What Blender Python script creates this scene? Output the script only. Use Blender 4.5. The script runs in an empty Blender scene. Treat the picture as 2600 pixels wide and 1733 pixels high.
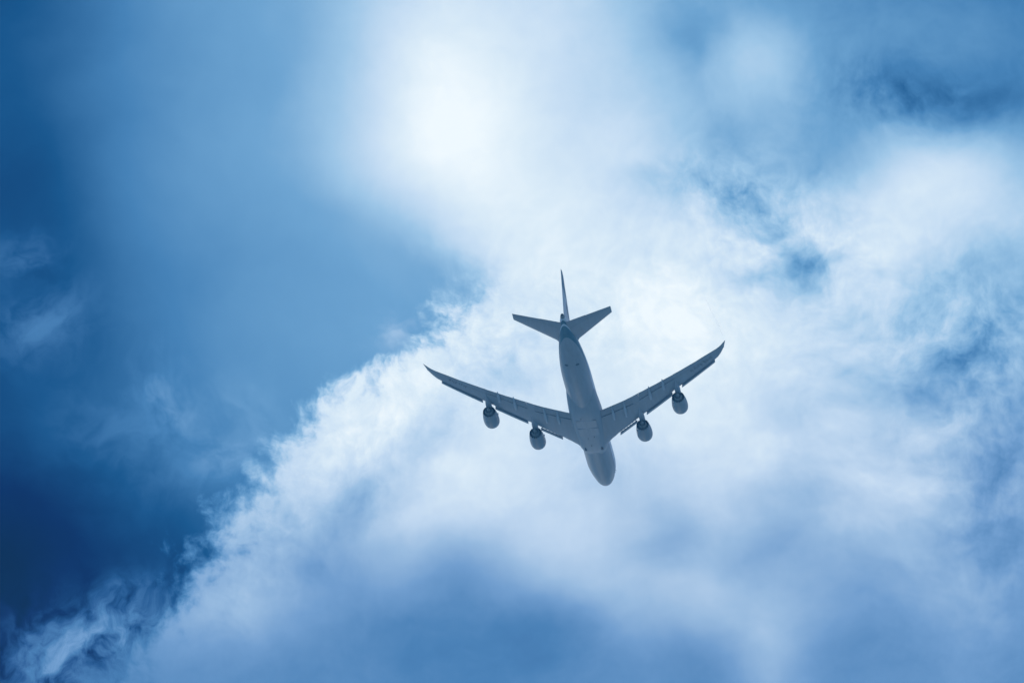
import bpy, bmesh, math, random
from mathutils import Matrix, Vector
import numpy as np

S = bpy.context.scene
COL = S.collection
rad = math.radians

# ------------------------------------------------------------------ camera, light, exposure
ELEV = 32.5                                    # the lens looks up this many degrees
FPX = 13.501                                   # focal length in thousands of photo pixels (2.6 wide)
cam_d = bpy.data.cameras.new('camera')
cam = bpy.data.objects.new('camera', cam_d)
COL.objects.link(cam)
cam_d.sensor_width = 36.0
cam_d.lens = 36.0 * FPX / 2.6
cam_d.clip_start = 0.5
cam_d.clip_end = 200000.0
CAM = Vector((0, 0, 1.7))
cam.location = CAM
cam.rotation_euler = (rad(90 + ELEV), 0, 0)
S.camera = cam

AX_R = Vector((1, 0, 0))
AX_D = Vector((0, math.sin(rad(ELEV)), -math.cos(rad(ELEV))))
AX_C = Vector((0, math.cos(rad(ELEV)), math.sin(rad(ELEV))))

SUN_EL, SUN_AZ = 35.0, -0.8                     # the sun glows through the cloud above the aircraft's tail
sun_d = bpy.data.lights.new('sun', 'SUN')
sun_d.energy = 3.0
sun_d.angle = rad(0.5)
sun_d.color = (1.0, 0.95, 0.88)
sun = bpy.data.objects.new('sun', sun_d)
COL.objects.link(sun)
sdir = Vector((math.sin(rad(SUN_AZ)) * math.cos(rad(SUN_EL)), math.cos(rad(SUN_AZ)) * math.cos(rad(SUN_EL)), math.sin(rad(SUN_EL))))
sun.rotation_euler = sdir.to_track_quat('Z', 'Y').to_euler()

S.view_settings.view_transform = 'Standard'
S.view_settings.look = 'None'
S.view_settings.exposure = 0.0
S.view_settings.gamma = 1.0
S.render.engine = 'CYCLES'
S.cycles.use_denoising = True
S.cycles.volume_bounces = 1
S.cycles.max_bounces = 8

# ------------------------------------------------------------------ sky
W = bpy.data.worlds.new('World')
S.world = W
W.use_nodes = True
NT = W.node_tree
NT.nodes.clear()


class NB:
    """small helper for writing node graphs"""
    def __init__(s, nt): s.nt = nt

    def put(s, inp, v):
        if isinstance(v, bpy.types.NodeSocket): s.nt.links.new(v, inp)
        elif v is not None: inp.default_value = v

    def m(s, op, a, b=None, c=None, clamp=False):
        n = s.nt.nodes.new('ShaderNodeMath'); n.operation = op; n.use_clamp = clamp
        for i, v in enumerate((a, b, c)): s.put(n.inputs[i], v)
        return n.outputs[0]

    def v(s, op, a, b=None, scale=None):
        n = s.nt.nodes.new('ShaderNodeVectorMath'); n.operation = op
        s.put(n.inputs[0], a); s.put(n.inputs[1], b)
        if scale is not None: s.put(n.inputs['Scale'], scale)
        return n.outputs['Value'] if op in ('DOT_PRODUCT', 'LENGTH', 'DISTANCE') else n.outputs[0]

    def rng(s, x, a, b, c=0.0, d=1.0, kind='LINEAR'):
        n = s.nt.nodes.new('ShaderNodeMapRange'); n.interpolation_type = kind
        for i, v in enumerate((x, a, b, c, d)): s.put(n.inputs[i], v)
        return n.outputs[0]

    def xyz(s, x, y, z=0.0):
        n = s.nt.nodes.new('ShaderNodeCombineXYZ')
        for i, v in enumerate((x, y, z)): s.put(n.inputs[i], v)
        return n.outputs[0]

    def noise(s, vec, scale, detail, rough=0.5, dims='2D', lac=2.0):
        n = s.nt.nodes.new('ShaderNodeTexNoise'); n.noise_dimensions = dims
        s.put(n.inputs['Vector'], vec)
        n.inputs['Scale'].default_value = scale
        n.inputs['Detail'].default_value = detail
        n.inputs['Roughness'].default_value = rough
        n.inputs['Lacunarity'].default_value = lac
        return n.outputs[0], n.outputs[1]

    def ramp(s, fac, stops, interp='LINEAR'):
        n = s.nt.nodes.new('ShaderNodeValToRGB'); r = n.color_ramp; r.interpolation = interp
        r.elements[0].position = stops[0][0]
        r.elements[-1].position = stops[-1][0]
        for p, c in stops[1:-1]:
            r.elements.new(p)
        for e, (p, c) in zip(r.elements, stops):
            e.color = (*c, 1.0) if len(c) == 3 else c
        s.put(n.inputs[0], fac)
        return n.outputs[0]

    def sep(s, c):
        n = s.nt.nodes.new('ShaderNodeSeparateXYZ'); s.put(n.inputs[0], c)
        return n.outputs

    def blob(s, p, cx, cy, sx, sy, rot=0.0):
        """soft cloud puff: gaussian of the sky position p"""
        n = s.nt.nodes.new('ShaderNodeMapping'); n.vector_type = 'TEXTURE'
        s.put(n.inputs[0], p)
        n.inputs['Location'].default_value = (cx, cy, 0)
        n.inputs['Rotation'].default_value = (0, 0, rad(rot))
        n.inputs['Scale'].default_value = (sx, sy, 1)
        return s.m('POWER', 0.36788, s.v('DOT_PRODUCT', n.outputs[0], n.outputs[0]))


def lin(c):
    return tuple(((v / 255 + 0.055) / 1.055) ** 2.4 if v > 10 else v / 255 / 12.92 for v in c)


def knots(tab, sharp=True):
    """control values of the cubic spline that passes through a table"""
    a = np.array(tab, float)
    if not sharp: return a
    def solve(a):
        n = len(a); M = np.zeros((n, n))
        for i in range(n):
            for j, w in ((i - 1, 1), (i, 4.6), (i + 1, 1)):
                M[i, min(max(j, 0), n - 1)] += w / 6.6
        return np.linalg.solve(M, a)
    return solve(solve(a).T).T


def sky_level(nb, u, v, tab, step, sharp=True):
    """smooth sky brightness, sun glow included, over a patch of sky, from a coarse table of readings (bicubic)"""
    a = knots(tab, sharp) * 0.01
    a = np.pad(a, 1, mode='edge')
    nr, nc = a.shape
    y0, y1 = -step, step * (nr - 2)
    fy = nb.rng(v, y0, y1)
    tot = None
    lo, sc = -0.25, 1.5
    for g in range(0, nc, 3):
        sty = []
        for j in range(nr):
            col = [(a[j, g + k] - lo) / sc if g + k < nc else 0.0 for k in range(3)]
            sty.append((j / (nr - 1), tuple(min(1, max(0, c)) for c in col)))
        cy = nb.ramp(fy, sty, 'B_SPLINE')
        xa, xb = (g - 1 - 3) * step, (g - 1 + 5) * step
        fx = nb.rng(u, xa, xb)
        stx = []
        for i in range(9):
            o = i - 3
            stx.append((i / 8, tuple(1.0 if o == k and g + k < nc else 0.0 for k in range(3))))
        cx = nb.ramp(fx, stx, 'B_SPLINE')
        d = nb.v('DOT_PRODUCT', cy, cx)
        tot = d if tot is None else nb.m('ADD', tot, d)
    return nb.m('MULTIPLY_ADD', tot, sc, lo)


CLOUD = [
 [75]*7+[78,84,86,82,78,70,55,52,47,44,40,38,38,34],
 [78]*7+[82,93,92,86,80,72,58,58,64,50,43,41,40,36],
 [85]*7+[88,100,100,91,78,75,66,60,60,50,41,36,34,35],
 [85]*6+[86,92,100,101,93,84,82,72,60,60,52,60,74,72,55],
 [80]*7+[80,84,90,92,90,84,77,69,67,68,80,82,80,70],
 [75]*7+[75,76,80,86,90,89,87,89,83,78,79,73,70,68],
 [80]*7+[82,86,86,82,88,95,95,90,82,84,75,65,62,58],
 [80]*7+[84,88,88,78,84,92,93,93,88,81,71,63,58,55],
 [75]*6+[80,88,93,88,86,84,86,90,87,79,77,71,58,58,54],
 [70]*5+[76,82,85,78,85,84,82,78,81,85,81,75,75,67,62,57],
 [60]*4+[64,68,68,60,78,83,79,78,74,68,73,67,71,71,71,60,53],
 [52]*4+[58,62,57,56,60,52,64,73,71,65,63,63,59,55,58,57,49],
 [46]*3+[50,56,56,50,42,39,38,38,41,58,65,65,61,55,53,53,55,46],
 [30,32,38,42,45,43,40,38,36,35,34,37,43,46,44,57,48,46,46,48,42],
]
CLEAR = [
 [18,24,32,42,46,49,54,60,64,64,64],
 [18,23,32,41,46,49,53,60,66,66,66],
 [18,22,32,40,45,48,53,60,66,66,66],
 [16,20,30,38,44,48,54,62,66,66,66],
 [16,18,30,37,43,47,51,57,62,64,64],
 [17,17,28,36,41,46,48,50,51,54,58],
 [18,19,26,34,39,43,46,47,46,46,48],
 [18,21,25,31,37,41,43,45,46,46,46],
 [16,21,26,32,35,39,42,44,44,44,44],
 [11,16,22,27,32,36,38,40,40,40,40],
 [6,10,16,20,25,30,33,34,34,34,34],
 [3,7,11,14,18,24,28,28,28,28,28],
 [2,5,8,10,14,20,24,24,24,24,24],
 [2,4,6,10,14,18,20,20,20,20,20],
]
# edge of the cloud bank: height, where the edge stands, half width of the fade
EDGE = [(0,0.950,.15,.03),(.13,0.930,.17,.03),(.26,0.920,.2,.03),(.39,0.935,.2,.03),(.5,1.0,.19,.03),(.6,1.12,.15,.06),(.68,1.19,.11,.15),(.76,1.20,.07,.30),
        (.83,1.13,.065,.36),(.90,1.02,.065,.38),(.96,.92,.065,.38),(1.02,.80,.065,.36),(1.12,.735,.065,.32),(1.2,.68,.07,.30),(1.28,.60,.07,.30),
        (1.37,.545,.07,.30),(1.45,.49,.065,.28),(1.53,.45,.065,.26),(1.6,.385,.07,.26),(1.66,.30,.08,.26),(1.75,.22,.09,.26)]
# softer swellings and hollows inside the bank: place, size, tilt, strength
PUFFS = [(1.88,.18,.09,.13,25,.05),(1.76,.09,.06,.07,20,-.06),(1.73,.17,.03,.09,0,-.05),(1.63,.464,.09,.035,10,-.10),(1.87,.33,.10,.05,0,-.06),
         (2.27,.51,.12,.09,10,.05),(1.71,1.345,.10,.06,-50,-.07),(1.985,1.353,.13,.06,-25,-.07),(1.765,1.48,.06,.08,20,.06),(1.93,1.64,.10,.10,25,.07),
         (2.18,1.63,.13,.08,0,-.07),(1.73,1.65,.10,.06,0,-.05),(2.39,.95,.12,.05,-45,-.08),(2.54,1.17,.10,.05,-50,-.17),(2.5,.87,.10,.05,-50,-.06),
         (2.45,1.07,.12,.03,-30,.09),(2.53,1.40,.06,.06,0,-.08),(1.09,1.09,.05,.09,30,-.11),(.895,1.26,.06,.06,0,-.10),(.80,1.42,.05,.06,30,-.07),
         (.955,1.07,.07,.05,-45,.05),(1.02,1.33,.08,.05,-20,.06),(.62,1.56,.07,.08,0,.05),(2.15,1.2,.15,.06,20,.04)]
TONE = [(0.0,(0,24,62)),(.1,(3,51,106)),(.2,(28,86,142)),(.35,(71,129,183)),(.5,(110,163,209)),
        (.65,(156,196,230)),(.8,(197,220,243)),(.9,(217,234,248)),(1.0,(238,248,255))]


TONE_GREY = [(0.0,(20,40,80)),(.1,(34,64,116)),(.2,(52,92,150)),(.35,(76,128,182)),(.5,(114,157,206)),
        (.65,(152,186,223)),(.8,(190,213,239)),(.9,(214,231,247)),(1.0,(238,247,254))]
AIR_T, AIR_GLOW = 0.90, (.006, .025, .066)         # what the haze below the clouds takes and adds on the way down


def build_sky():
    nb = NB(NT)
    tc = NT.nodes.new('ShaderNodeTexCoord')
    d = tc.outputs['Generated']
    dc = nb.v('DOT_PRODUCT', d, tuple(AX_C))
    dcs = nb.m('MAXIMUM', dc, 0.05)
    u = nb.m('MULTIPLY_ADD', nb.m('DIVIDE', nb.v('DOT_PRODUCT', d, tuple(AX_R)), dcs), FPX, 1.3)
    v = nb.m('MULTIPLY_ADD', nb.m('DIVIDE', nb.v('DOT_PRODUCT', d, tuple(AX_D)), dcs), FPX, 0.8665)
    p = nb.xyz(u, v)
    # turbulence
    n1, c1 = nb.noise(p, 2.3, 4, 0.55)
    wv = nb.v('SUBTRACT', c1, (0.5, 0.5, 0.5))
    pw = nb.v('ADD', p, nb.v('SCALE', wv, scale=0.16))
    nf, cf = nb.noise(pw, 5.5, 9, 0.62)
    nfc = nb.m('SUBTRACT', nf, 0.5)
    pf = nb.v('ADD', pw, nb.v('SCALE', nb.v('SUBTRACT', cf, (0.5, 0.5, 0.5)), scale=0.05))
    nf2, _ = nb.noise(pf, 20.0, 6, 0.6)
    nf2c = nb.m('SUBTRACT', nf2, 0.5)
    ps = nb.sep(nb.v('ADD', p, nb.v('SCALE', wv, scale=0.09)))
    us, vs = ps[0], ps[1]
    pm = nb.v('ADD', nb.v('ADD', p, nb.v('SCALE', wv, scale=0.15)), nb.v('SCALE', nb.v('SUBTRACT', cf, (0.5, 0.5, 0.5)), scale=0.07))
    lc = sky_level(nb, us, vs, CLOUD, 0.13)
    ls = sky_level(nb, u, v, CLEAR, 0.13, False)
    # torn detail inside the bank
    amp = None
    for (cx, cy, sx, sy, rot, a) in ((2.30,.25,.2,.08,10,.17),(2.0,.60,.22,.15,25,.22),(1.86,.49,.16,.07,20,.18),(2.5,1.1,.16,.4,0,.15),
                                     (2.45,.85,.22,.14,0,.13),(1.25,.86,.16,.12,0,.18),(.95,1.1,.25,.16,-40,.13),(1.7,.75,.25,.2,0,.10),(.65,1.4,.2,.12,-50,.12),(2.2,.8,.2,.15,0,.05)):
        q = nb.m('MULTIPLY', nb.blob(p, cx, cy, sx, sy, rot), a)
        amp = q if amp is None else nb.m('ADD', amp, q)
    amp = nb.m('ADD', amp, nb.m('MULTIPLY', nb.rng(v, .45, .8, 0.035, 0.065), nb.rng(v, 1.1, 1.4, 1.0, 0.5)))
    hole = None
    for (cx, cy, sx, sy, rot, a) in ((2.37,.255,.12,.05,15,-.05),(2.22,.26,.09,.035,5,-.05),(2.024,.657,.062,.048,-30,-.26),(1.95,.70,.045,.028,-20,-.15),(2.105,.648,.04,.03,0,-.12),
                                     (1.86,.505,.065,.03,35,-.09),(1.966,.55,.03,.055,-15,-.11),(1.80,.465,.05,.03,20,-.08),(1.885,.705,.04,.03,0,-.10),
                                     (1.92,.622,.055,.05,0,.08),(2.05,.565,.07,.04,25,.10)):
        q = nb.m('MULTIPLY', nb.blob(pf, cx, cy, sx, sy, rot), a)
        hole = q if hole is None else nb.m('ADD', hole, q)
    for (cx, cy, sx, sy, rot, a) in PUFFS:
        hole = nb.m('MULTIPLY_ADD', nb.blob(pm, cx, cy, sx, sy, rot), a, hole)
    mp = NT.nodes.new('ShaderNodeMapping'); NT.links.new(pw, mp.inputs[0])
    mp.inputs['Rotation'].default_value = (0, 0, rad(38)); mp.inputs['Scale'].default_value = (1.0, 2.3, 1.0)
    nst, _ = nb.noise(mp.outputs[0], 3.4, 8, 0.5)
    streak = nb.m('SUBTRACT', nst, 0.5)
    sa = nb.m('MULTIPLY_ADD', nb.blob(p, 2.35, 1.0, .38, .45, 0), .19, nb.m('MULTIPLY', nb.rng(v, .5, .9, 0.03, 0.09), nb.rng(v, 1.25, 1.6, 1.0, 0.5)))
    lc = nb.m('MULTIPLY_ADD', streak, nb.m('MULTIPLY', sa, 1.6), lc)
    det = nb.m('MULTIPLY_ADD', nf2c, 0.65, nfc)
    lc = nb.m('ADD', nb.m('MULTIPLY_ADD', det, nb.m('MULTIPLY', amp, 2.0), lc), hole)
    # torn edge of the bank
    er = nb.sep(nb.ramp(nb.m('DIVIDE', v, 1.75), [(y / 1.75, (x / 1.5, w / 0.2, k)) for y, x, w, k in EDGE], 'LINEAR'))
    ex = nb.m('MULTIPLY', er[0], 1.5); ew = nb.m('MULTIPLY', er[1], 0.2)
    sd = nb.m('MULTIPLY', nb.m('SUBTRACT', u, ex), 0.75)
    sd = nb.m('MULTIPLY_ADD', nb.m('MULTIPLY_ADD', nf2c, 0.45, nfc), er[2], sd)
    s = nb.rng(sd, nb.m('MULTIPLY', ew, -1.0), ew, kind='SMOOTHSTEP')
    thin, _ = nb.noise(pw, 1.9, 7, 0.55)                           # thin uneven veil in the clear part
    ls = nb.m('MULTIPLY_ADD', nb.m('SUBTRACT', thin, 0.5), 0.13, ls)
    L = nb.m('MULTIPLY_ADD', nb.m('SUBTRACT', lc, ls), s, ls)
    # loose scraps of cloud in the clear part
    nw, _ = nb.noise(nb.v('ADD', p, nb.v('SCALE', wv, scale=0.3)), 7.0, 8, 0.6)
    nwm = nb.rng(nw, 0.27, 0.74, kind='SMOOTHSTEP')
    scr = None
    for (cx, cy, sx, sy, rot, a) in ((.40,1.00,.08,.06,50,.13),(.47,1.09,.07,.06,30,.06),(.57,1.16,.11,.06,-30,.15),(.04,.65,.08,.06,0,.14),(.08,.82,.12,.08,-20,.16),
                                     (.20,1.62,.20,.10,-5,.40),(.12,1.73,.18,.08,0,.34),(.33,1.56,.08,.10,40,.20),(.6,1.02,.08,.05,0,.07),(1.0,.86,.05,.07,30,.2),(.3,1.1,.2,.2,0,.07)):
        q = nb.m('MULTIPLY', nb.blob(pm, cx, cy, sx, sy, rot), a)
        scr = q if scr is None else nb.m('ADD', scr, q)
    scw = nb.m('MULTIPLY', scr, nb.m('MULTIPLY', nwm, nb.m('SUBTRACT', 1.0, s)))
    L = nb.m('ADD', scw, L)
    # the rest of the sky: broken cloud
    g1, _ = nb.noise(d, 3.0, 6, 0.55, dims='3D')
    lg = nb.rng(g1, 0.35, 0.65, 0.22, 0.85, 'SMOOTHSTEP')
    far = nb.m('MAXIMUM', nb.m('DIVIDE', nb.m('ABSOLUTE', nb.m('SUBTRACT', u, 1.3)), 1.45), nb.m('DIVIDE', nb.m('ABSOLUTE', nb.m('SUBTRACT', v, .8665)), 1.0))
    far = nb.rng(far, 1.0, 1.8, kind='SMOOTHSTEP')
    L = nb.m('MULTIPLY_ADD', nb.m('SUBTRACT', lg, L), far, L)
    col = nb.ramp(L, [(a, tuple(max(0.0, (k - h) / AIR_T) for k, h in zip(lin(c), AIR_GLOW))) for a, c in TONE], 'LINEAR')

    air = lambda t: [(a, tuple(max(0.0, (k - h) / AIR_T) for k, h in zip(lin(c), AIR_GLOW))) for a, c in t]
    col2 = nb.ramp(L, air(TONE_GREY), 'LINEAR')
    gm = NT.nodes.new('ShaderNodeMix'); gm.data_type = 'RGBA'
    nb.put(gm.inputs[0], nb.m('MULTIPLY_ADD', scw, 4.0, nb.m('MULTIPLY', s, nb.rng(nb.m('MULTIPLY_ADD', u, .12, v), 1.0, 1.55, kind='SMOOTHSTEP')), clamp=True))
    NT.links.new(col, gm.inputs[6]); NT.links.new(col2, gm.inputs[7])
    col = gm.outputs[2]
    sky = NT.nodes.new('ShaderNodeTexSky')
    sky.sky_type = 'NISHITA'; sky.sun_disc = False
    sky.sun_elevation = rad(SUN_EL); sky.sun_rotation = rad(SUN_AZ)
    b1 = NT.nodes.new('ShaderNodeBackground'); b1.inputs[1].default_value = 0.08
    NT.links.new(sky.outputs[0], b1.inputs[0])
    b2 = NT.nodes.new('ShaderNodeBackground'); b2.inputs[1].default_value = 1.0
    NT.links.new(col, b2.inputs[0])
    mx = NT.nodes.new('ShaderNodeMixShader')
    nb.put(mx.inputs[0], nb.rng(far, 0, 1, 1.0, 0.6))
    NT.links.new(b1.outputs[0], mx.inputs[1]); NT.links.new(b2.outputs[0], mx.inputs[2])
    out = NT.nodes.new('ShaderNodeOutputWorld')
    NT.links.new(mx.outputs[0], out.inputs[0])


build_sky()
W.cycles.sampling_method = 'MANUAL'
W.cycles.sample_map_resolution = 512

# ------------------------------------------------------------------ materials
def mat(name, base, rough=0.4, metal=0.0, spec=0.5, wear=0.12, scale=0.6, streak=True):
    """painted or bare metal with faint streaks and mottling along the airflow"""
    m = bpy.data.materials.new(name); m.use_nodes = True
    nt = m.node_tree; nb = NB(nt); b = nt.nodes['Principled BSDF']
    tc = nt.nodes.new('ShaderNodeTexCoord')
    mp = nt.nodes.new('ShaderNodeMapping'); mp.inputs['Scale'].default_value = (0.12 if streak else 1.0, 1.0, 1.0)
    nt.links.new(tc.outputs['Object'], mp.inputs[0])
    n, _ = nb.noise(mp.outputs[0], scale * 2.2, 6, 0.6, '3D')
    k = nb.rng(n, 0.25, 0.75, 1.0 - wear, 1.0 + wear)
    col = nt.nodes.new('ShaderNodeMix'); col.data_type = 'RGBA'; col.blend_type = 'MULTIPLY'
    col.inputs[0].default_value = 1.0
    col.inputs[6].default_value = (*base, 1)
    nt.links.new(nb.xyz(k, k, k), col.inputs[7])
    nt.links.new(col.outputs[2], b.inputs['Base Color'])
    nt.links.new(nb.rng(n, 0.2, 0.8, rough - 0.06, rough + 0.08), b.inputs['Roughness'])
    b.inputs['Metallic'].default_value = metal
    b.inputs['Specular IOR Level'].default_value = spec
    return m


def livery():
    """light grey belly, a tapering dark teal band under a thin pale line, white above"""
    m = bpy.data.materials.new('fuselage_paint'); m.use_nodes = True
    nt = m.node_tree; nb = NB(nt); b = nt.nodes['Principled BSDF']
    tc = nt.nodes.new('ShaderNodeTexCoord')
    x, y, z = nb.sep(tc.outputs['Object'])
    grow = nb.rng(x, 50.0, 66.0, 0.0, 1.0)
    z0 = nb.rng(x, 51.0, 64.0, -0.85, 0.12)
    z1 = nb.m('MULTIPLY_ADD', grow, 0.95, z0)
    z2 = nb.m('ADD', z1, 0.16)
    z3 = nb.m('MULTIPLY_ADD', grow, 0.30, z2)
    belly, teal, white = (0.37, 0.385, 0.40), (0.10, 0.20, 0.235), (0.74, 0.76, 0.78)
    def mix(f, a, c):
        n = nt.nodes.new('ShaderNodeMix'); n.data_type = 'RGBA'
        nb.put(n.inputs[0], f); nb.put(n.inputs[6], a if isinstance(a, bpy.types.NodeSocket) else (*a, 1)); nb.put(n.inputs[7], (*c, 1))
        return n.outputs[2]
    st = lambda e: nb.rng(z, nb.m('SUBTRACT', e, 0.02), nb.m('ADD', e, 0.02))
    col = mix(st(z0), belly, teal)
    col = mix(st(z1), col, white)
    col = mix(st(z2), col, teal)
    col = mix(st(z3), col, white)
    mp = nt.nodes.new('ShaderNodeMapping'); mp.inputs['Scale'].default_value = (0.15, 1, 1)
    nt.links.new(tc.outputs['Object'], mp.inputs[0])
    n, _ = nb.noise(mp.outputs[0], 1.4, 6, 0.6, '3D')
    # skin joints: rings every few metres
    ring = nb.m('ABSOLUTE', nb.m('SUBTRACT', nb.m('FRACT', nb.m('MULTIPLY', x, 1 / 5.1)), 0.5))
    ring = nb.rng(ring, 0.0, 0.008, 0.86, 1.0)
    k = nb.m('MULTIPLY', nb.rng(n, 0.25, 0.75, 0.88, 1.1), ring)
    mu = nt.nodes.new('ShaderNodeMix'); mu.data_type = 'RGBA'; mu.blend_type = 'MULTIPLY'; mu.inputs[0].default_value = 1
    nt.links.new(col, mu.inputs[6]); nt.links.new(nb.xyz(k, k, k), mu.inputs[7])
    nt.links.new(mu.outputs[2], b.inputs['Base Color'])
    b.inputs['Roughness'].default_value = 0.34
    return m


def fin_paint():
    """teal fin, paler towards its foot, with a brushed stroke"""
    m = bpy.data.materials.new('fin_paint'); m.use_nodes = True
    nt = m.node_tree; nb = NB(nt); b = nt.nodes['Principled BSDF']
    tc = nt.nodes.new('ShaderNodeTexCoord')
    x, y, z = nb.sep(tc.outputs['Object'])
    n, _ = nb.noise(tc.outputs['Object'], 0.7, 4, 0.5, '3D')
    q = nb.m('MULTIPLY_ADD', nb.m('SUBTRACT', n, 0.5), 1.2, z)
    # how far behind the leading edge
    back = nb.m('SUBTRACT', nb.m('SUBTRACT', x, 59.0), nb.m('MULTIPLY', nb.m('SUBTRACT', z, 3.2), 1.33))
    low = nb.rng(nb.m('MULTIPLY_ADD', back, 0.35, nb.m('MULTIPLY', q, -1.0)), -8.2, -7.2, 0.0, 1.0, 'SMOOTHSTEP')
    col = nt.nodes.new('ShaderNodeMix'); col.data_type = 'RGBA'
    nt.links.new(low, col.inputs[0]); col.inputs[6].default_value = (0.03, 0.13, 0.19, 1); col.inputs[7].default_value = (0.55, 0.58, 0.62, 1)
    nt.links.new(col.outputs[2], b.inputs['Base Color'])
    b.inputs['Roughness'].default_value = 0.35
    return m


M_FUS = livery()
M_FIN = fin_paint()
M_WING = mat('wing_grey_paint', (0.36, 0.37, 0.385), 0.40)
M_FAIR = mat('belly_fairing_paint', (0.38, 0.40, 0.42), 0.38, wear=0.1)
M_SLAT = mat('slat_paint', (0.46, 0.47, 0.49), 0.42)
M_FLAP = mat('flap_grey_paint', (0.33, 0.34, 0.355), 0.42)
M_NAC = mat('nacelle_paint', (0.315, 0.325, 0.335), 0.33, wear=0.08)
M_LIP = mat('inlet_lip_metal', (0.62, 0.63, 0.65), 0.22, metal=1.0)
M_DUCT = mat('nozzle_duct', (0.30, 0.30, 0.31), 0.6)
M_CORE = mat('exhaust_metal', (0.28, 0.275, 0.27), 0.5, metal=0.1)
M_FAN = mat('fan_titanium', (0.10, 0.10, 0.11), 0.45, metal=0.7)
M_PYL = mat('pylon_paint', (0.40, 0.41, 0.43), 0.38)
M_DARK = mat('dark_vent', (0.035, 0.036, 0.04), 0.6)
M_VENT = mat('belly_vent', (0.13, 0.14, 0.15), 0.5)
M_MARK = mat('marking_paint', (0.11, 0.12, 0.13), 0.5)
M_CANOE = mat('track_fairing_paint', (0.50, 0.51, 0.53), 0.38)


# ------------------------------------------------------------------ mesh helpers
def pchip(tab):
    """smooth monotone interpolation of a two column table"""
    X = np.array([t[0] for t in tab], float); Y = np.array([t[1] for t in tab], float)
    h = np.diff(X); d = np.diff(Y) / h
    m = np.zeros(len(X)); m[0], m[-1] = d[0], d[-1]
    for i in range(1, len(X) - 1):
        if d[i - 1] * d[i] > 0:
            w1, w2 = 2 * h[i] + h[i - 1], h[i] + 2 * h[i - 1]
            m[i] = (w1 + w2) / (w1 / d[i - 1] + w2 / d[i])
    def f(x):
        x = min(max(x, X[0]), X[-1])
        i = min(max(int(np.searchsorted(X, x) - 1), 0), len(h) - 1)
        t = (x - X[i]) / h[i]
        return float((1 + 2*t) * (1-t)**2 * Y[i] + t * (1-t)**2 * h[i] * m[i] + t*t * (3 - 2*t) * Y[i+1] + t*t * (t-1) * h[i] * m[i+1])
    return f


def lerp(tab):
    X = [t[0] for t in tab]; Y = [t[1] for t in tab]
    return lambda x: float(np.interp(x, X, Y))


def link(name, bm, material, parent=None, smooth=35):
    bmesh.ops.recalc_face_normals(bm, faces=bm.faces)
    me = bpy.data.meshes.new(name); bm.to_mesh(me); bm.free()
    me.materials.append(material)
    o = bpy.data.objects.new(name, me); COL.objects.link(o)
    if parent is not None: o.parent = parent
    if smooth:
        me.shade_smooth()
        me.set_sharp_from_angle(angle=rad(smooth))
    return o


def loft(bm, rings, caps=True, closed=True):
    vs = [[bm.verts.new(p) for p in r] for r in rings]
    n = len(vs[0])
    for a, b in zip(vs, vs[1:]):
        for i in range(n if closed else n - 1):
            j = (i + 1) % n
            bm.faces.new((a[i], a[j], b[j], b[i]))
    if caps:
        bm.faces.new(vs[0]); bm.faces.new(list(reversed(vs[-1])))
    return vs


def revolve(bm, prof, c, n=72, caps=False):
    """prof: (x, radius) pairs round an axis along x through c"""
    rings = [[(c[0] + x, c[1] + r * math.cos(2*math.pi*i/n), c[2] + r * math.sin(2*math.pi*i/n)) for i in range(n)] for x, r in prof]
    return loft(bm, rings, caps)


def box(bm, a, b):
    v = [bm.verts.new((x, y, z)) for x in (a[0], b[0]) for y in (a[1], b[1]) for z in (a[2], b[2])]
    for f in ((0,1,3,2),(4,6,7,5),(0,4,5,1),(2,3,7,6),(0,2,6,4),(1,5,7,3)):
        bm.faces.new([v[i] for i in f])


# ------------------------------------------------------------------ the airliner (x aft from the nose, y to the right wing, z up)
jet = bpy.data.objects.new('airliner', None); COL.objects.link(jet)
jet.empty_display_size = 5
jet.matrix_world = Matrix(((-0.14754146, 0.98903924, -0.00573532, 22.0558),
                           (-0.9876814, -0.14763955, -0.05184606, 1063.3110),
                           (-0.05212455, -0.00198478, 0.99863862, 640.8673),
                           (0, 0, 0, 1)))
jet['label'] = 'four engined white and grey jet airliner flying away below the clouds, seen from underneath'
jet['category'] = 'airliner'

# --- fuselage
HW = pchip([(0,.02),(.12,.5),(.4,.86),(1,1.38),(2,1.95),(3.2,2.4),(4.5,2.72),(6,2.97),(8,3.17),(10,3.25),(50,3.25),(53,3.2),(56,3.06),(59,2.82),(62,2.48),(65,2.05),(68,1.55),(71,1.0),(73,.62),(74.3,.36)])
ZB = pchip([(0,-.93),(.12,-1.4),(.4,-1.72),(1,-2.12),(2,-2.5),(3.2,-2.78),(4.5,-2.97),(6,-3.1),(8,-3.21),(10,-3.25),(48,-3.25),(51,-3.15),(54,-2.85),(57,-2.36),(60,-1.74),(63,-1.06),(66,-.34),(69,.42),(72,1.22),(74.3,1.86)])
ZT = pchip([(0,-.91),(.12,-.45),(.4,-.1),(1,.45),(2,1.35),(3.2,2.5),(4.5,3.5),(6,4.2),(8,4.55),(12,4.6),(24,4.5),(30,3.9),(36,3.3),(40,3.25),(58,3.25),(66,3.2),(71,3.0),(74.3,2.66)])
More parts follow.
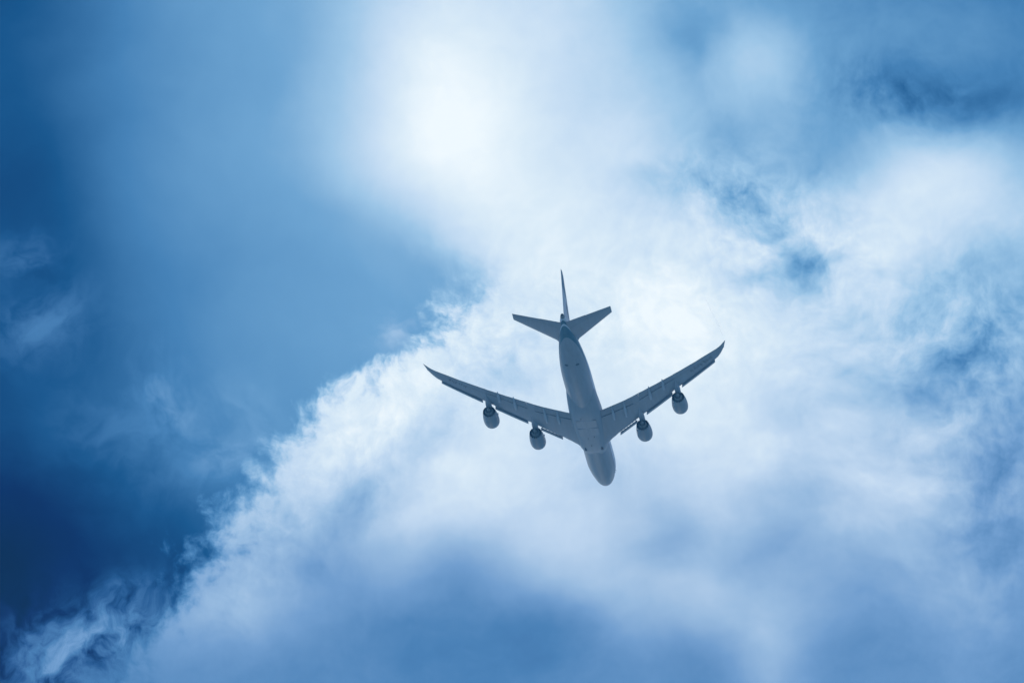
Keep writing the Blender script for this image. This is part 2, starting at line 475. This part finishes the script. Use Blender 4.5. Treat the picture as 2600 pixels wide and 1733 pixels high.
def fus_ring(x, n=72):
    w, b, t = HW(x), ZB(x), ZT(x)
    c = 0.0 if 10 <= x <= 48 else (b * 0.46 + t * 0.54 if x < 4 else None)
    if c is None:
        if x < 10: k = (x - 4) / 6; c = (1-k) * (ZB(4)*.46 + ZT(4)*.54) + 0 * k
        else: k = min(1, (x - 48) / 20); c = k * (b * .5 + t * .5)
    r = []
    for i in range(n):
        a = 2 * math.pi * i / n
        y = w * math.sin(a); z = math.cos(a)
        r.append((x, y, c + (t - c) * z if z > 0 else c + (c - b) * z))
    return r
bm = bmesh.new()
xs = [0, .05, .12, .25, .4, .65, 1, 1.5, 2, 2.6, 3.2, 4, 5, 6, 7, 8, 9] + [10 + i for i in range(0, 40, 2)] + [49.5 + i for i in range(0, 24)] + [73.2, 73.6]
loft(bm, [fus_ring(x) for x in xs])
fus = link('fuselage', bm, M_FUS, jet, 60)
bm = bmesh.new()                                                  # auxiliary power exhaust in the tail end
def sc_ring(x, k):
    c = fus_ring(min(x, 74.3)); cz = (ZB(min(x, 74.3)) + ZT(min(x, 74.3))) / 2
    return [(x, y * k, cz + (z - cz) * k) for _, y, z in c]
loft(bm, [sc_ring(73.55, 1.012), sc_ring(73.9, 1.0), sc_ring(74.25, .93), sc_ring(74.32, .75), sc_ring(73.9, .68)])
link('exhaust_cone', bm, M_CORE, fus)

def on_belly(x, y, off=0.012):
    """a point on the lower skin"""
    r = fus_ring(x)
    lo = sorted((p[1], p[2]) for p in r if p[2] <= (ZB(x) + ZT(x)) / 2 and abs(p[1]) <= HW(x))
    return (x, y, float(np.interp(y, [p[0] for p in lo], [p[1] for p in lo])) - off)

def vent(name, x, y, lx, ly, parent, depth=0.05, slant=0.0):
    bm = bmesh.new()
    ring = lambda k, off: [on_belly(x + k * lx * math.cos(a) + slant * k * ly * math.sin(a), y + k * ly * math.sin(a), off) for a in np.linspace(0, 2*math.pi, 20, endpoint=False)]
    loft(bm, [ring(1, -.03), ring(1, depth * .6), ring(.8, depth)])
    return link(name, bm, M_VENT, parent)
vent('outflow_valve', 58.7, -1.25, .30, .42, fus, slant=.15)
vent('outflow_valve', 58.7, 1.25, .30, .42, fus, slant=-.15)

for x in (2.5, 3.35):                                               # air data probes beside the nose
    for sgn in (1, -1):
        bm = bmesh.new()
        w = HW(x) * .97; zz = .6
        y0 = w - .06
        loft(bm, [[(x + dx, sgn * y0, zz + dz) for dx, dz in ((-.10, -.03), (.16, -.03), (.16, .03), (-.10, .03))],
                  [(x + dx - .06, sgn * (y0 + .36), zz + dz) for dx, dz in ((-.08, -.025), (.08, -.025), (.08, .025), (-.08, .025))]])
        loft(bm, [[(x + .06, sgn * (y0 + .36) + .04 * math.cos(a), zz + .04 * math.sin(a)) for a in np.linspace(0, 2*math.pi, 8, endpoint=False)],
                  [(x - .52, sgn * (y0 + .36) + .025 * math.cos(a), zz + .025 * math.sin(a)) for a in np.linspace(0, 2*math.pi, 8, endpoint=False)]])
        link('pitot_probe', bm, M_DARK, fus, 0)

# --- belly fairing
FW = pchip([(18.2,2.3),(19.4,2.75),(20.6,3.12),(22,3.42),(24,3.62),(27,3.72),(32,3.75),(36,3.72),(39,3.62),(41.5,3.5),(43.5,3.36),(45.5,3.16),(48,2.7)])
FB = pchip([(18.2,-3.0),(19.4,-3.22),(20.6,-3.48),(22,-3.66),(24,-3.76),(27,-3.80),(36,-3.80),(38.5,-3.68),(41.4,-3.2),(43.5,-2.62),(45.5,-1.9),(48,-1.2)])
def fair_ring(x, n=56):
    w, b = FW(x), FB(x); c = -0.6 if b < -1.6 else -0.3
    e = 2 / 3.4
    r = []
    for i in range(n):
        a = 2 * math.pi * i / n
        s, k = math.sin(a), math.cos(a)
        y = w * math.copysign(abs(s) ** e, s)
        z = c + (c - b) * math.copysign(abs(k) ** e, k) if k < 0 else c + 0.4 * k
        r.append((x, y, z))
    return r
bm = bmesh.new()
loft(bm, [fair_ring(x) for x in np.concatenate([np.arange(18.2, 24, .4), np.arange(24, 38, 1.0), np.arange(38, 48.1, .5)])])
fair = link('belly_fairing', bm, M_FAIR, jet, 50)

def plate(name, x0, x1, y0, y1, m, parent, off=.025, gap=.03, nose=0.0):
    """thin door panel lying just proud of the fairing's flat underside"""
    bm = bmesh.new()
    z = FB((x0 + x1) / 2)
    loft(bm, [[(x0+gap, y0+gap, z+.05), (x1-gap, y0+gap, z+.05), (x1-gap, y1-gap, z+.05), (x0+gap, y1-gap, z+.05)],
              [(x0+gap, y0+gap, z-off*.5), (x1-gap, y0+gap, z-off*.5), (x1-gap, y1-gap, z-off*.5), (x0+gap, y1-gap, z-off*.5)],
              [(x0+2*gap, y0+2*gap, z-off), (x1-2*gap, y0+2*gap, z-off), (x1-2*gap, y1-2*gap, z-off), (x0+2*gap, y1-2*gap, z-off)]])
    return link(name, bm, m, parent, 0)
for sgn in (-1, 1):
    a, b_ = sorted((sgn * .06, sgn * 2.35))
    plate('gear_door', 32.6, 36.0, a, b_, M_FAIR, fair)
    plate('gear_door', 29.0, 32.4, a, b_, M_FAIR, fair)
    bm = bmesh.new()                                                # cooling air scoop at the front of the fairing
    rings = []
    for t, w, h in ((0, .28, .16), (.25, .28, .16), (.8, .22, .11), (1.4, .10, .02)):
        rings.append([(21.6 + t, sgn * 1.9 + w * math.cos(a), FB(21.6 + t) + .10 - h * .6 * (1 + math.sin(a))) for a in np.linspace(0, 2*math.pi, 16, endpoint=False)])
    loft(bm, rings)
    sc = link('air_inlet', bm, M_VENT, fair)  # dark colour on the scoop stands in for its shadow
    bm = bmesh.new()
    loft(bm, [[(21.6 + q, sgn * 1.9 + k * .28 * math.cos(a), FB(21.6) + .10 - k * .10 * (1 + math.sin(a)) - (1-k)*.1) for a in np.linspace(0, 2*math.pi, 16, endpoint=False)] for q, k in ((-.012, .98), (-.016, .5))])
    link('inlet_mouth', bm, M_DARK, sc)
for x, y, h in ((24.2, -.25, .42), (28.2, .9, .30), (37.0, -1.0, .34), (27.6, -.6, .22)):   # blade antennas and drain masts
    bm = bmesh.new()
    z = FB(x)
    loft(bm, [[(x - .32, y, z + .05), (x, y + .045, z + .05), (x + .34, y, z + .05), (x, y - .045, z + .05)],
              [(x + .02, y, z - h), (x + .16, y + .02, z - h), (x + .34, y, z - h), (x + .16, y - .02, z - h)]])
    link('blade_antenna', bm, M_DARK, fair, 0)

# --- wings
LE = lerp([(1.2,19.6),(2.74,20.9),(3.46,22.75),(4.1,23.5),(4.67,24.3),(5.5,25.2),(6.2,26.1),(11.5,31.4),(12.6,32.5),(13.3,33.15),(21.9,41.3),(22.4,41.7),(30.7,48.75),(31.25,49.15),(31.95,49.8),(32.7,51.0),(33.3,52.3),(33.65,53.15),(33.95,54.45),(34.2,55.5)])
TE = lerp([(1.2,36.4),(3.4,37.65),(5.9,38.87),(8.2,39.95),(9.44,40.55),(11.3,41.6),(12.9,42.65),(14.0,43.2),(15.4,44.08),(17,44.9),(18.87,46.05),(20.8,47.1),(23,48.3),(25.2,49.6),(27,50.6),(28.9,51.85),(31.1,53.05),(31.9,53.45),(32.9,54.2),(34.2,55.75)])
COVE = lerp([(1.2,33.8),(3.45,34.95),(11.3,38.45),(13.3,40.0),(19,44.0),(21.2,45.35),(29.3,50.55),(34,55)])
def ZW(y):
    a = max(0, y - 3.4)
    return -2.3 + .085 * a + .0028 * a * a + .006 * max(0, a - 26) ** 2.2
TC = lerp([(1.2,.134),(12,.105),(22,.092),(31,.085),(34.2,.07)])
def thick(s):
    return 5 * (.2969 * math.sqrt(max(s, 0)) - .126 * s - .3516 * s*s + .2843 * s**3 - .1036 * s**4)
def surf(y, s, side):
    """height of the wing skin: side +1 upper, -1 lower"""
    c = TE(y) - LE(y)
    return ZW(y) + side * thick(s) * TC(y) * c * (1.05 if side > 0 else .95) - .012 * c * (0.5 - s) * 0
COVE_GAP = .36
def wing_ring(y, sgn, tip=False):
    le, te = LE(y), TE(y); c = te - le
    if tip: sc, g = .985, .002
    else: sc, g = (COVE(y) - le) / c, COVE_GAP / c
    sp = min(sc + g + .035, .995)
    P = []
    for i in range(19):                                            # upper skin, trailing end to nose
        s = sp * (1 - i / 18) ** 1.6
        P.append((le + s * c, surf(y, s, 1)))
    for i in range(1, 19):                                         # lower skin
        s = sc * (i / 18) ** 1.6
        P.append((le + s * c, surf(y, s, -1)))
    P.append((le + sc * c, surf(y, sc, 1) - (.05 if not tip else .002)))
    P.append((le + sp * c, surf(y, sp, 1) - (.035 if not tip else .001)))
    return [(x, sgn * y, z) for x, z in P]
def aft_ring(y, sgn, gap, dz=0.0):
    """section of a flap or aileron behind the cove"""
    le, te = LE(y), TE(y); c = te - le
    sc = (COVE(y) - le) / c; s0 = sc + gap / c; sp = min(sc + COVE_GAP / c + .035, .985)
    P = []
    for i in range(9):
        s = s0 + .008 + (1 - s0 - .008) * i / 8
        P.append((le + s * c, surf(y, s, -1) + dz))
    for i in range(1, 7):
        s = 1 - (1 - sp) * i / 6
        P.append((le + s * c, surf(y, s, 1) + dz - (.07 if i == 6 else 0)))
    zm = (surf(y, s0, -1) * .6 + surf(y, s0, 1) * .4)
    P.append((le + (s0 + .004) * c, zm + dz + .02)); P.append((le + s0 * c, zm + dz - .05))
    return [(x, sgn * y, z) for x, z in P]
SLAT = [(1.0,-.60),(.5,-.64),(.2,-.62),(.05,-.5),(0,-.38),(.08,-.20),(.35,.0),(.80,.13),(1.35,.18),(.80,.05),(.45,-.1),(.27,-.28),(.32,-.45),(.55,-.55),(.97,-.555)]
KRUG = [(.80,-.62),(.5,-.66),(.2,-.64),(.05,-.52),(0,-.40),(.08,-.22),(.28,-.08),(.46,-.03),(.58,-.02),(.5,-.08),(.42,-.14),(.27,-.3),(.32,-.47),(.5,-.57),(.78,-.575)]
NOSE = lerp([(6.6,24.72),(11.1,29.1),(13.6,31.8),(20.3,37.95),(22.75,40.5),(31.1,47.68)])

RT = [(47.21,25.49),(47.33,25.86),(47.69,26.34),(48.0,26.55),(48.13,26.91),(48.38,27.23),(48.74,27.42),(48.9,27.79),(48.7,28.01),(48.97,28.2),(49.7,28.68),(49.52,28.9),(49.66,29.16),(50.0,29.42),(50.1,29.7),(50.4,30.1),(50.7,30.45)]
LT = [(50.26,29.05),(50.3,28.79),(49.92,28.45),(49.5,28.23),(49.2,27.95),(49.3,27.7),(49.0,26.97),(48.8,26.48),(48.05,26.1),(47.84,25.72)]

def track_fairing(y, x0, x1, w, h, sgn, parent):
    bm = bmesh.new(); rings = []
    N = 22
    for i in range(N + 1):
        t = i / N
        x = x0 + (x1 - x0) * t
        s = (x - LE(y)) / (TE(y) - LE(y))
        base = surf(y, min(s, .97), -1)
        k = max(.02, math.sin(math.pi * min(1, t ** .75)) ** .7) if t < .9 else max(.02, math.sin(math.pi * t ** .75) ** .7)
        rings.append([(x, sgn * y + w * k * math.cos(a), base + .06 - h * k * (.42 - .58 * math.sin(a)) ) for a in np.linspace(0, 2*math.pi, 16, endpoint=False)])
    loft(bm, rings)
    return link('flap_track_fairing', bm, M_CANOE, parent, 60)

def build_wing(sgn):
    bm = bmesh.new()
    ys = [1.2, 2.0, 2.74, 3.1, 3.46, 4.1, 4.67, 5.5, 6.2] + list(np.arange(7.2, 29.3, 1.1)) + [29.3]
    rings = [wing_ring(y, sgn) for y in ys]
    rings += [wing_ring(y, sgn, True) for y in (29.36, 30.0, 30.7, 31.25, 31.6, 31.95, 32.35, 32.7, 33.0, 33.3, 33.65, 33.82, 33.95, 34.08, 34.2)]
    loft(bm, rings)
    w = link('wing', bm, M_WING, jet, 40)
    for name, a, b_, gap, dz, n in (('flap', 3.5, 11.24, .34, -.05, 9), ('aileron', 11.26, 12.80, .03, -.05, 3), ('flap', 12.85, 21.29, .30, -.05, 9), ('aileron', 21.31, 29.34, .02, 0, 8)):
        bm = bmesh.new()
        loft(bm, [aft_ring(y, sgn, gap, dz) for y in np.linspace(a, b_, n)])
        link(name, bm, M_FLAP if name == 'flap' else M_WING, w, 40)
    for sect, a, b_, k0, k1, n in ((KRUG, 6.66, 11.08, 1.0, .95, 6), (SLAT, 13.62, 20.28, .92, .86, 8), (SLAT, 22.78, 31.1, .82, .70, 9)):
        bm = bmesh.new(); rings = []
        for y in np.linspace(a, b_, n):
            k = k0 + (k1 - k0) * (y - a) / (b_ - a)
            rings.append([(NOSE(y) + .83 * k + px * k, sgn * y, ZW(y) + .04 + pz * k) for px, pz in sect])
        loft(bm, rings)
        if sect is KRUG:                                            # hinge arms bridging the slot
            for y in np.linspace(a + .45, b_ - .35, 6):
                x = NOSE(y) + .83
                loft(bm, [[(x + .35, sgn * y + d, ZW(y) - .22) for d in (-.07, .07)] + [(x + .35, sgn * y + d, ZW(y) - .06) for d in (.07, -.07)],
                          [(LE(y) + .5, sgn * y + d, ZW(y) - .16) for d in (-.07, .07)] + [(LE(y) + .5, sgn * y + d, ZW(y) + .02) for d in (.07, -.07)]])
        link('leading_edge_slat', bm, M_SLAT, w, 40)
    for y, x0, x1 in ((6.3, 33.3, 39.0), (9.15, 33.6, 40.3), (15.42, 39.0, 44.7), (18.75, 42.0, 46.6)):
        track_fairing(y, x0, x1, .36, .66, sgn, w)
    words = (RT[:10], RT[10:]) if sgn > 0 else (LT[:6], LT[6:])     # the painted writing, too far off to read
    for word in words:
        bm = bmesh.new()
        for i, (x, y) in enumerate(word):
            L = (.40, .46, .34, .5, .3)[i % 5]; t = .075
            q = []
            for dx, dy in ((-L, -t), (L, -t), (L, t), (-L, t)):
                X, Y = x + dx, y + dy + dx * -.35
                s = (X - LE(Y)) / (TE(Y) - LE(Y))
                q.append((X, sgn * Y, surf(Y, s, -1) - .012))
            bm.faces.new([bm.verts.new(p) for p in q])
        link('wing_lettering', bm, M_MARK, w, 0)
    bm = bmesh.new()                                                # navigation light at the tip
    y = 33.6
    bmesh.ops.create_uvsphere(bm, u_segments=12, v_segments=8, radius=.12)
    bmesh.ops.scale(bm, vec=(2.2, .8, .7), verts=bm.verts)
    bmesh.ops.translate(bm, vec=(LE(y) + .1, sgn * y, ZW(y)), verts=bm.verts)
    link('navigation_light', bm, M_LIP, w)
    return w
wing_r = build_wing(1)
wing_l = build_wing(-1)

# --- engines: built once round their own lip centre, then copied
def build_engine(c, sgn, kind):
    C0 = (0, 0, 0)
    bm = bmesh.new()                                                # cowl: outside, chevron edge, inside of the fan duct
    n = 96
    outer = [(.25,1.62),(.45,1.68),(.7,1.73),(1.1,1.775),(1.5,1.79),(1.9,1.79),(2.4,1.78),(3.0,1.745),(3.8,1.665),(4.5,1.57),(5.05,1.48)]
    rings = [[(x, r * math.cos(2*math.pi*i/n), r * math.sin(2*math.pi*i/n)) for i in range(n)] for x, r in outer]
    def tooth(i): return abs(((i / n * 16) % 1) - .5) * 2
    rings.append([(5.30 + .30 * tooth(i), (1.435 - .06 * tooth(i)) * math.cos(2*math.pi*i/n), (1.435 - .06 * tooth(i)) * math.sin(2*math.pi*i/n)) for i in range(n)])
    rings.append([(5.29 + .30 * tooth(i), (1.40 - .06 * tooth(i)) * math.cos(2*math.pi*i/n), (1.40 - .06 * tooth(i)) * math.sin(2*math.pi*i/n)) for i in range(n)])
    loft(bm, rings, caps=False)
    nac = link('engine_nacelle', bm, M_NAC, jet, 50)
    nac.location = c
    bm = bmesh.new()
    loft(bm, [rings[-1]] + [[(x, r * math.cos(2*math.pi*i/n), r * math.sin(2*math.pi*i/n)) for i in range(n)] for x, r in ((4.7,1.42),(4.0,1.50),(3.0,1.54),(2.96,1.0),(2.95,.05))], caps=False)
    link('fan_duct', bm, M_DUCT, nac)
    bm = bmesh.new()
    revolve(bm, [(.25,1.621),(.12,1.56),(.05,1.5),(.01,1.44),(0,1.40),(.02,1.36),(.1,1.32),(.3,1.29),(.8,1.34),(1.2,1.36)], C0, 96)
    link('inlet_lip', bm, M_LIP, nac, 60)
    bm = bmesh.new()
    for b in range(18):                                             # fan blades and spinner
        a = 2 * math.pi * b / 18
        rs = []
        for k in range(6):
            r = .42 + .92 * k / 5; tw = rad(25 + 35 * k / 5); w = .34
            ca, sa = math.cos(a + .05 * k), math.sin(a + .05 * k)
            P = []
            for q in (-1, 1):
                for th in (-.012, .012):
                    ax, tg = q * w * math.cos(tw) + th * math.sin(tw), q * w * math.sin(tw) * .8 - th * math.cos(tw)
                    P.append((1.25 + ax * .5, r * ca - tg * sa, r * sa + tg * ca))
            rs.append([P[0], P[2], P[3], P[1]])
        loft(bm, rs)
    revolve(bm, [(.62,.03),(.75,.16),(.95,.28),(1.2,.38),(1.5,.44)], C0, 32)
    revolve(bm, [(1.62,1.36),(1.63,.03)], C0, 48)
    link('fan', bm, M_FAN, nac, 40)
    bm = bmesh.new()
    revolve(bm, [(2.9,1.0),(3.6,1.14),(4.4,1.12),(5.2,.98),(5.8,.85),(6.2,.77),(6.18,.74),(5.6,.73),(5.5,.3)], C0, 64)
    core = link('core_nozzle', bm, M_CORE, nac, 50)
    bm = bmesh.new()
    revolve(bm, [(5.5,.46),(6.0,.45),(6.5,.34),(6.9,.2),(7.15,.08),(7.2,.01)], C0, 40)
    link('exhaust_plug', bm, M_CORE, core, 60)
    bm = bmesh.new()                                                # strake on the inboard shoulder
    a = rad(38)
    cy, cz = -sgn * math.cos(a), math.sin(a)
    for_ = [(1.0, 1.74), (1.5, 2.02), (2.2, 2.06), (2.45, 1.72)]
    loft(bm, [[(x, cy * r - cz * t * -sgn, cz * r + cy * t * -sgn) for x, r in for_] for t in (-.02, .02)])
    link('strake', bm, M_NAC, nac, 0)
    # pylon up to the wing
    bm = bmesh.new()
    y = c[1] * sgn
    le = LE(y) - c[0]; zle = ZW(y) - c[2]
    bot = lerp([(1.2, 1.55), (3.0, 1.3), (5.4, .80), (le + .8, zle - .70), (le + 2.4, zle - .72), (le + 5.2, surf(y, 5.2 / (TE(y) - LE(y)), -1) - c[2] + .05)])
    top = lerp([(1.2, 1.80), (2.4, 1.98), (le - .3, zle + .22), (le + .6, zle + .1), (le + 5.2, zle)])
    wid = lerp([(1.2, .10), (2.0, .40), (3.2, .62), (le, .66), (le + 1.6, .50), (le + 3.2, .30), (le + 5.2, .05)])
    rings = []
    for x in np.concatenate([np.linspace(1.2, le, 12), np.linspace(le + .4, le + 5.2, 9)]):
        b, t, w = bot(x), top(x), wid(x)
        m_ = (b + t) / 2
        rings.append([(x, w * q, z) for q, z in ((-.55, b), (0, b - .06), (.55, b), (.92, b + .14), (1, m_), (.9, t - .1), (.4, t), (-.4, t), (-.9, t - .1), (-1, m_), (-.92, b + .14))])
    loft(bm, rings)
    link('pylon', bm, M_PYL, nac, 50)
    return nac
EO, EI = (34.531, 21.617, -1.645), (25.140, 12.314, -2.895)
for sgn in (1, -1):
    build_engine((EI[0], sgn * EI[1], EI[2]), sgn, 'inner')
    build_engine((EO[0], sgn * EO[1], EO[2]), sgn, 'outer')

# --- tailplane
SLE = lerp([(.3,60.4),(1.2,61.5),(1.75,62.5),(2.2,63.75),(2.58,64.55),(11.0,73.12)])
STE = lerp([(.3,72.45),(.83,72.6),(5.1,73.98),(11.0,75.86)])
def ZS(y): return 1.32 + .125 * y
def stab_ring(y, sgn, s0, s1, inset=0.0):
    le, te = SLE(y), STE(y); c = te - le; tc = .092
    P = []
    hi = min(s1, .999)
    for i in range(15):
        s = hi - (hi - s0) * (i / 14) if s0 > 0 else hi * (1 - i / 14) ** 1.7
        P.append((le + s * c, ZS(y) + thick(s) * tc * c))
    rng = range(1, 15) if s0 == 0 else range(0, 15)
    for i in rng:
        s = s0 + (hi - s0) * (i / 14) if s0 > 0 else hi * (i / 14) ** 1.7
        P.append((le + s * c, ZS(y) - thick(s) * tc * c + inset))
    return [(x, sgn * y, z) for x, z in P]
for sgn in (1, -1):
    bm = bmesh.new()
    ys = [.3, 1.2, 1.5, 1.75, 1.95, 2.2, 2.4, 2.58, 3, 4, 5, 6, 7, 8, 9, 10, 10.75]
    rings = [stab_ring(y, sgn, 0, .715) for y in ys]
    loft(bm, rings)
    st = link('horizontal_stabilizer', bm, M_WING, jet, 40)
    for a, b_, s1 in ((.6, 5.09, 1.0), (5.11, 10.98, .985)):
        bm = bmesh.new()
        loft(bm, [stab_ring(y, sgn, .7165, s1, .012) for y in np.linspace(a, b_, 7)])
        link('elevator', bm, M_FLAP, st, 40)
    bm = bmesh.new()                                                # rounded tip
    loft(bm, [stab_ring(y, sgn, 0, .72) for y in (10.76, 10.98)])
    link('stabilizer_tip', bm, M_WING, st, 40)

# --- fin
FLE = lerp([(1.5,54.0),(3.0,57.6),(3.6,59.4),(13.0,71.9),(13.4,72.9)])
FTE = lerp([(1.5,70.6),(3.0,71.2),(13.4,75.85)])
def fin_ring(z, s0, s1):
    le, te = FLE(z), FTE(z); c = te - le; tc = .095
    P = []; hi = min(s1, .999)
    for side in (1, -1):
        for i in range(15):
            t = i / 14 if side < 0 else 1 - i / 14
            if side < 0 and i == 0 and s0 == 0: continue
            s = s0 + (hi - s0) * (t if s0 > 0 else t ** 1.7)
            P.append((le + s * c, side * thick(s) * tc * c, z))
    return P
bm = bmesh.new()
loft(bm, [fin_ring(z, 0, .70) for z in (1.5, 2.4, 3.0, 3.3, 3.6, 5, 7, 9, 11, 12.4, 13.0, 13.25, 13.38)])
fin = link('vertical_fin', bm, M_FIN, jet, 40)
for a, b_ in ((2.9, 7.3), (7.36, 13.3)):
    bm = bmesh.new()
    loft(bm, [fin_ring(z, .702, 1.0) for z in np.linspace(a, b_, 6)])
    link('rudder', bm, M_FIN, fin, 40)
bm = bmesh.new()                                                    # painted emblem stroke on both sides of the fin
for side in (1, -1):
    pts = []
    for i in range(17):
        t = i / 16
        z = 5.2 + 3.0 * t
        w = .9 * math.sin(math.pi * t) ** .8 + .03
        mid = FLE(z) + (.52 + .12 * math.sin(2.4 * t)) * (FTE(z) - FLE(z)) * .86
        pts.append([])
        for x in (mid - w, mid + w * .5):
            c = FTE(z) - FLE(z); s = (x - FLE(z)) / c
            pts[-1].append(bm.verts.new((x, side * (thick(s) * .095 * c + .012), z)))
    for p, q in zip(pts, pts[1:]): bm.faces.new((p[0], p[1], q[1], q[0]))
link('fin_emblem', bm, mat('emblem_paint', (.10, .06, .07), .4), fin, 0)

# ------------------------------------------------------------------ faint vapour off the right wingtip
def vapour():
    bm = bmesh.new(); rings = []
    N = 40
    for i in range(N + 1):
        t = i / N
        x = 57.8 + 19.0 * t
        y = 33.9 - 1.9 * t ** 1.2
        z = 3.2 - .5 * t
        r = .03 + .22 * math.sin(math.pi * min(1, t * 1.02) ** .8) ** .8
        rings.append([(r * math.cos(a) * 0 + x, y + r * math.cos(a), z + r * math.sin(a)) for a in np.linspace(0, 2*math.pi, 12, endpoint=False)])
    loft(bm, rings)
    m = bpy.data.materials.new('vapour'); m.use_nodes = True
    nt = m.node_tree; nt.nodes.clear(); nb = NB(nt)
    tr = nt.nodes.new('ShaderNodeBsdfTransparent'); df = nt.nodes.new('ShaderNodeBsdfTranslucent')
    df.inputs[0].default_value = (.9, .92, .95, 1)
    tc = nt.nodes.new('ShaderNodeTexCoord')
    n, _ = nb.noise(tc.outputs['Object'], .5, 3, .5, '3D')
    mx = nt.nodes.new('ShaderNodeMixShader'); nt.links.new(nb.rng(n, .3, .7, .02, .10), mx.inputs[0])
    nt.links.new(tr.outputs[0], mx.inputs[1]); nt.links.new(df.outputs[0], mx.inputs[2])
    o = nt.nodes.new('ShaderNodeOutputMaterial'); nt.links.new(mx.outputs[0], o.inputs[0])
    v = link('vapour_trail', bm, m, None, 60)
    v.matrix_world = jet.matrix_world.copy()
    v['label'] = 'faint thin white vapour trail streaming back from the right wingtip'
    v['category'] = 'vapour trail'
vapour()

# ------------------------------------------------------------------ unseen ground sheet added far below, tinted blue to light the belly
def bounce_ground():
    bm = bmesh.new()
    R, n = 30000.0, 96
    c = bm.verts.new((0, 0, 0)); last = None
    rs = [60, 400, 1500, 5000, 14000, R]
    rings = [[bm.verts.new((r * math.cos(2*math.pi*i/n), r * math.sin(2*math.pi*i/n), 0)) for i in range(n)] for r in rs]
    for i in range(n): bm.faces.new((c, rings[0][i], rings[0][(i+1) % n]))
    for a, b in zip(rings, rings[1:]):
        for i in range(n): bm.faces.new((a[i], b[i], b[(i+1) % n], a[(i+1) % n]))
    m = bpy.data.materials.new('bounce_ground_blue'); m.use_nodes = True
    nt = m.node_tree; nb = NB(nt); b = nt.nodes['Principled BSDF']
    tc = nt.nodes.new('ShaderNodeTexCoord')
    n1, _ = nb.noise(tc.outputs['Object'], .0012, 8, .6, '3D')
    col = nb.ramp(n1, [(.3, (.13, .225, .285)), (.5, (.15, .25, .315)), (.7, (.17, .27, .335))])
    nt.links.new(col, b.inputs['Base Color'])
    b.inputs['Roughness'].default_value = .45
    g = link('bounce_ground', bm, m, None, 0)
    g['kind'] = 'structure'
bounce_ground()

# ------------------------------------------------------------------ the air between the lens and the aircraft
def haze():
    bm = bmesh.new()
    box(bm, (-31000, -31000, -1.0), (31000, 31000, 657.0))
    m = bpy.data.materials.new('haze_air'); m.use_nodes = True
    nt = m.node_tree; nt.nodes.clear()
    v = nt.nodes.new('ShaderNodeVolumePrincipled')
    v.inputs['Color'].default_value = (0.11, 0.52, 1.0, 1)
    v.inputs['Density'].default_value = 0.000085
    v.inputs['Anisotropy'].default_value = 0.1
    o = nt.nodes.new('ShaderNodeOutputMaterial'); nt.links.new(v.outputs[0], o.inputs['Volume'])
    h = link('haze', bm, m, None, 0)
    h['kind'] = 'stuff'
haze()
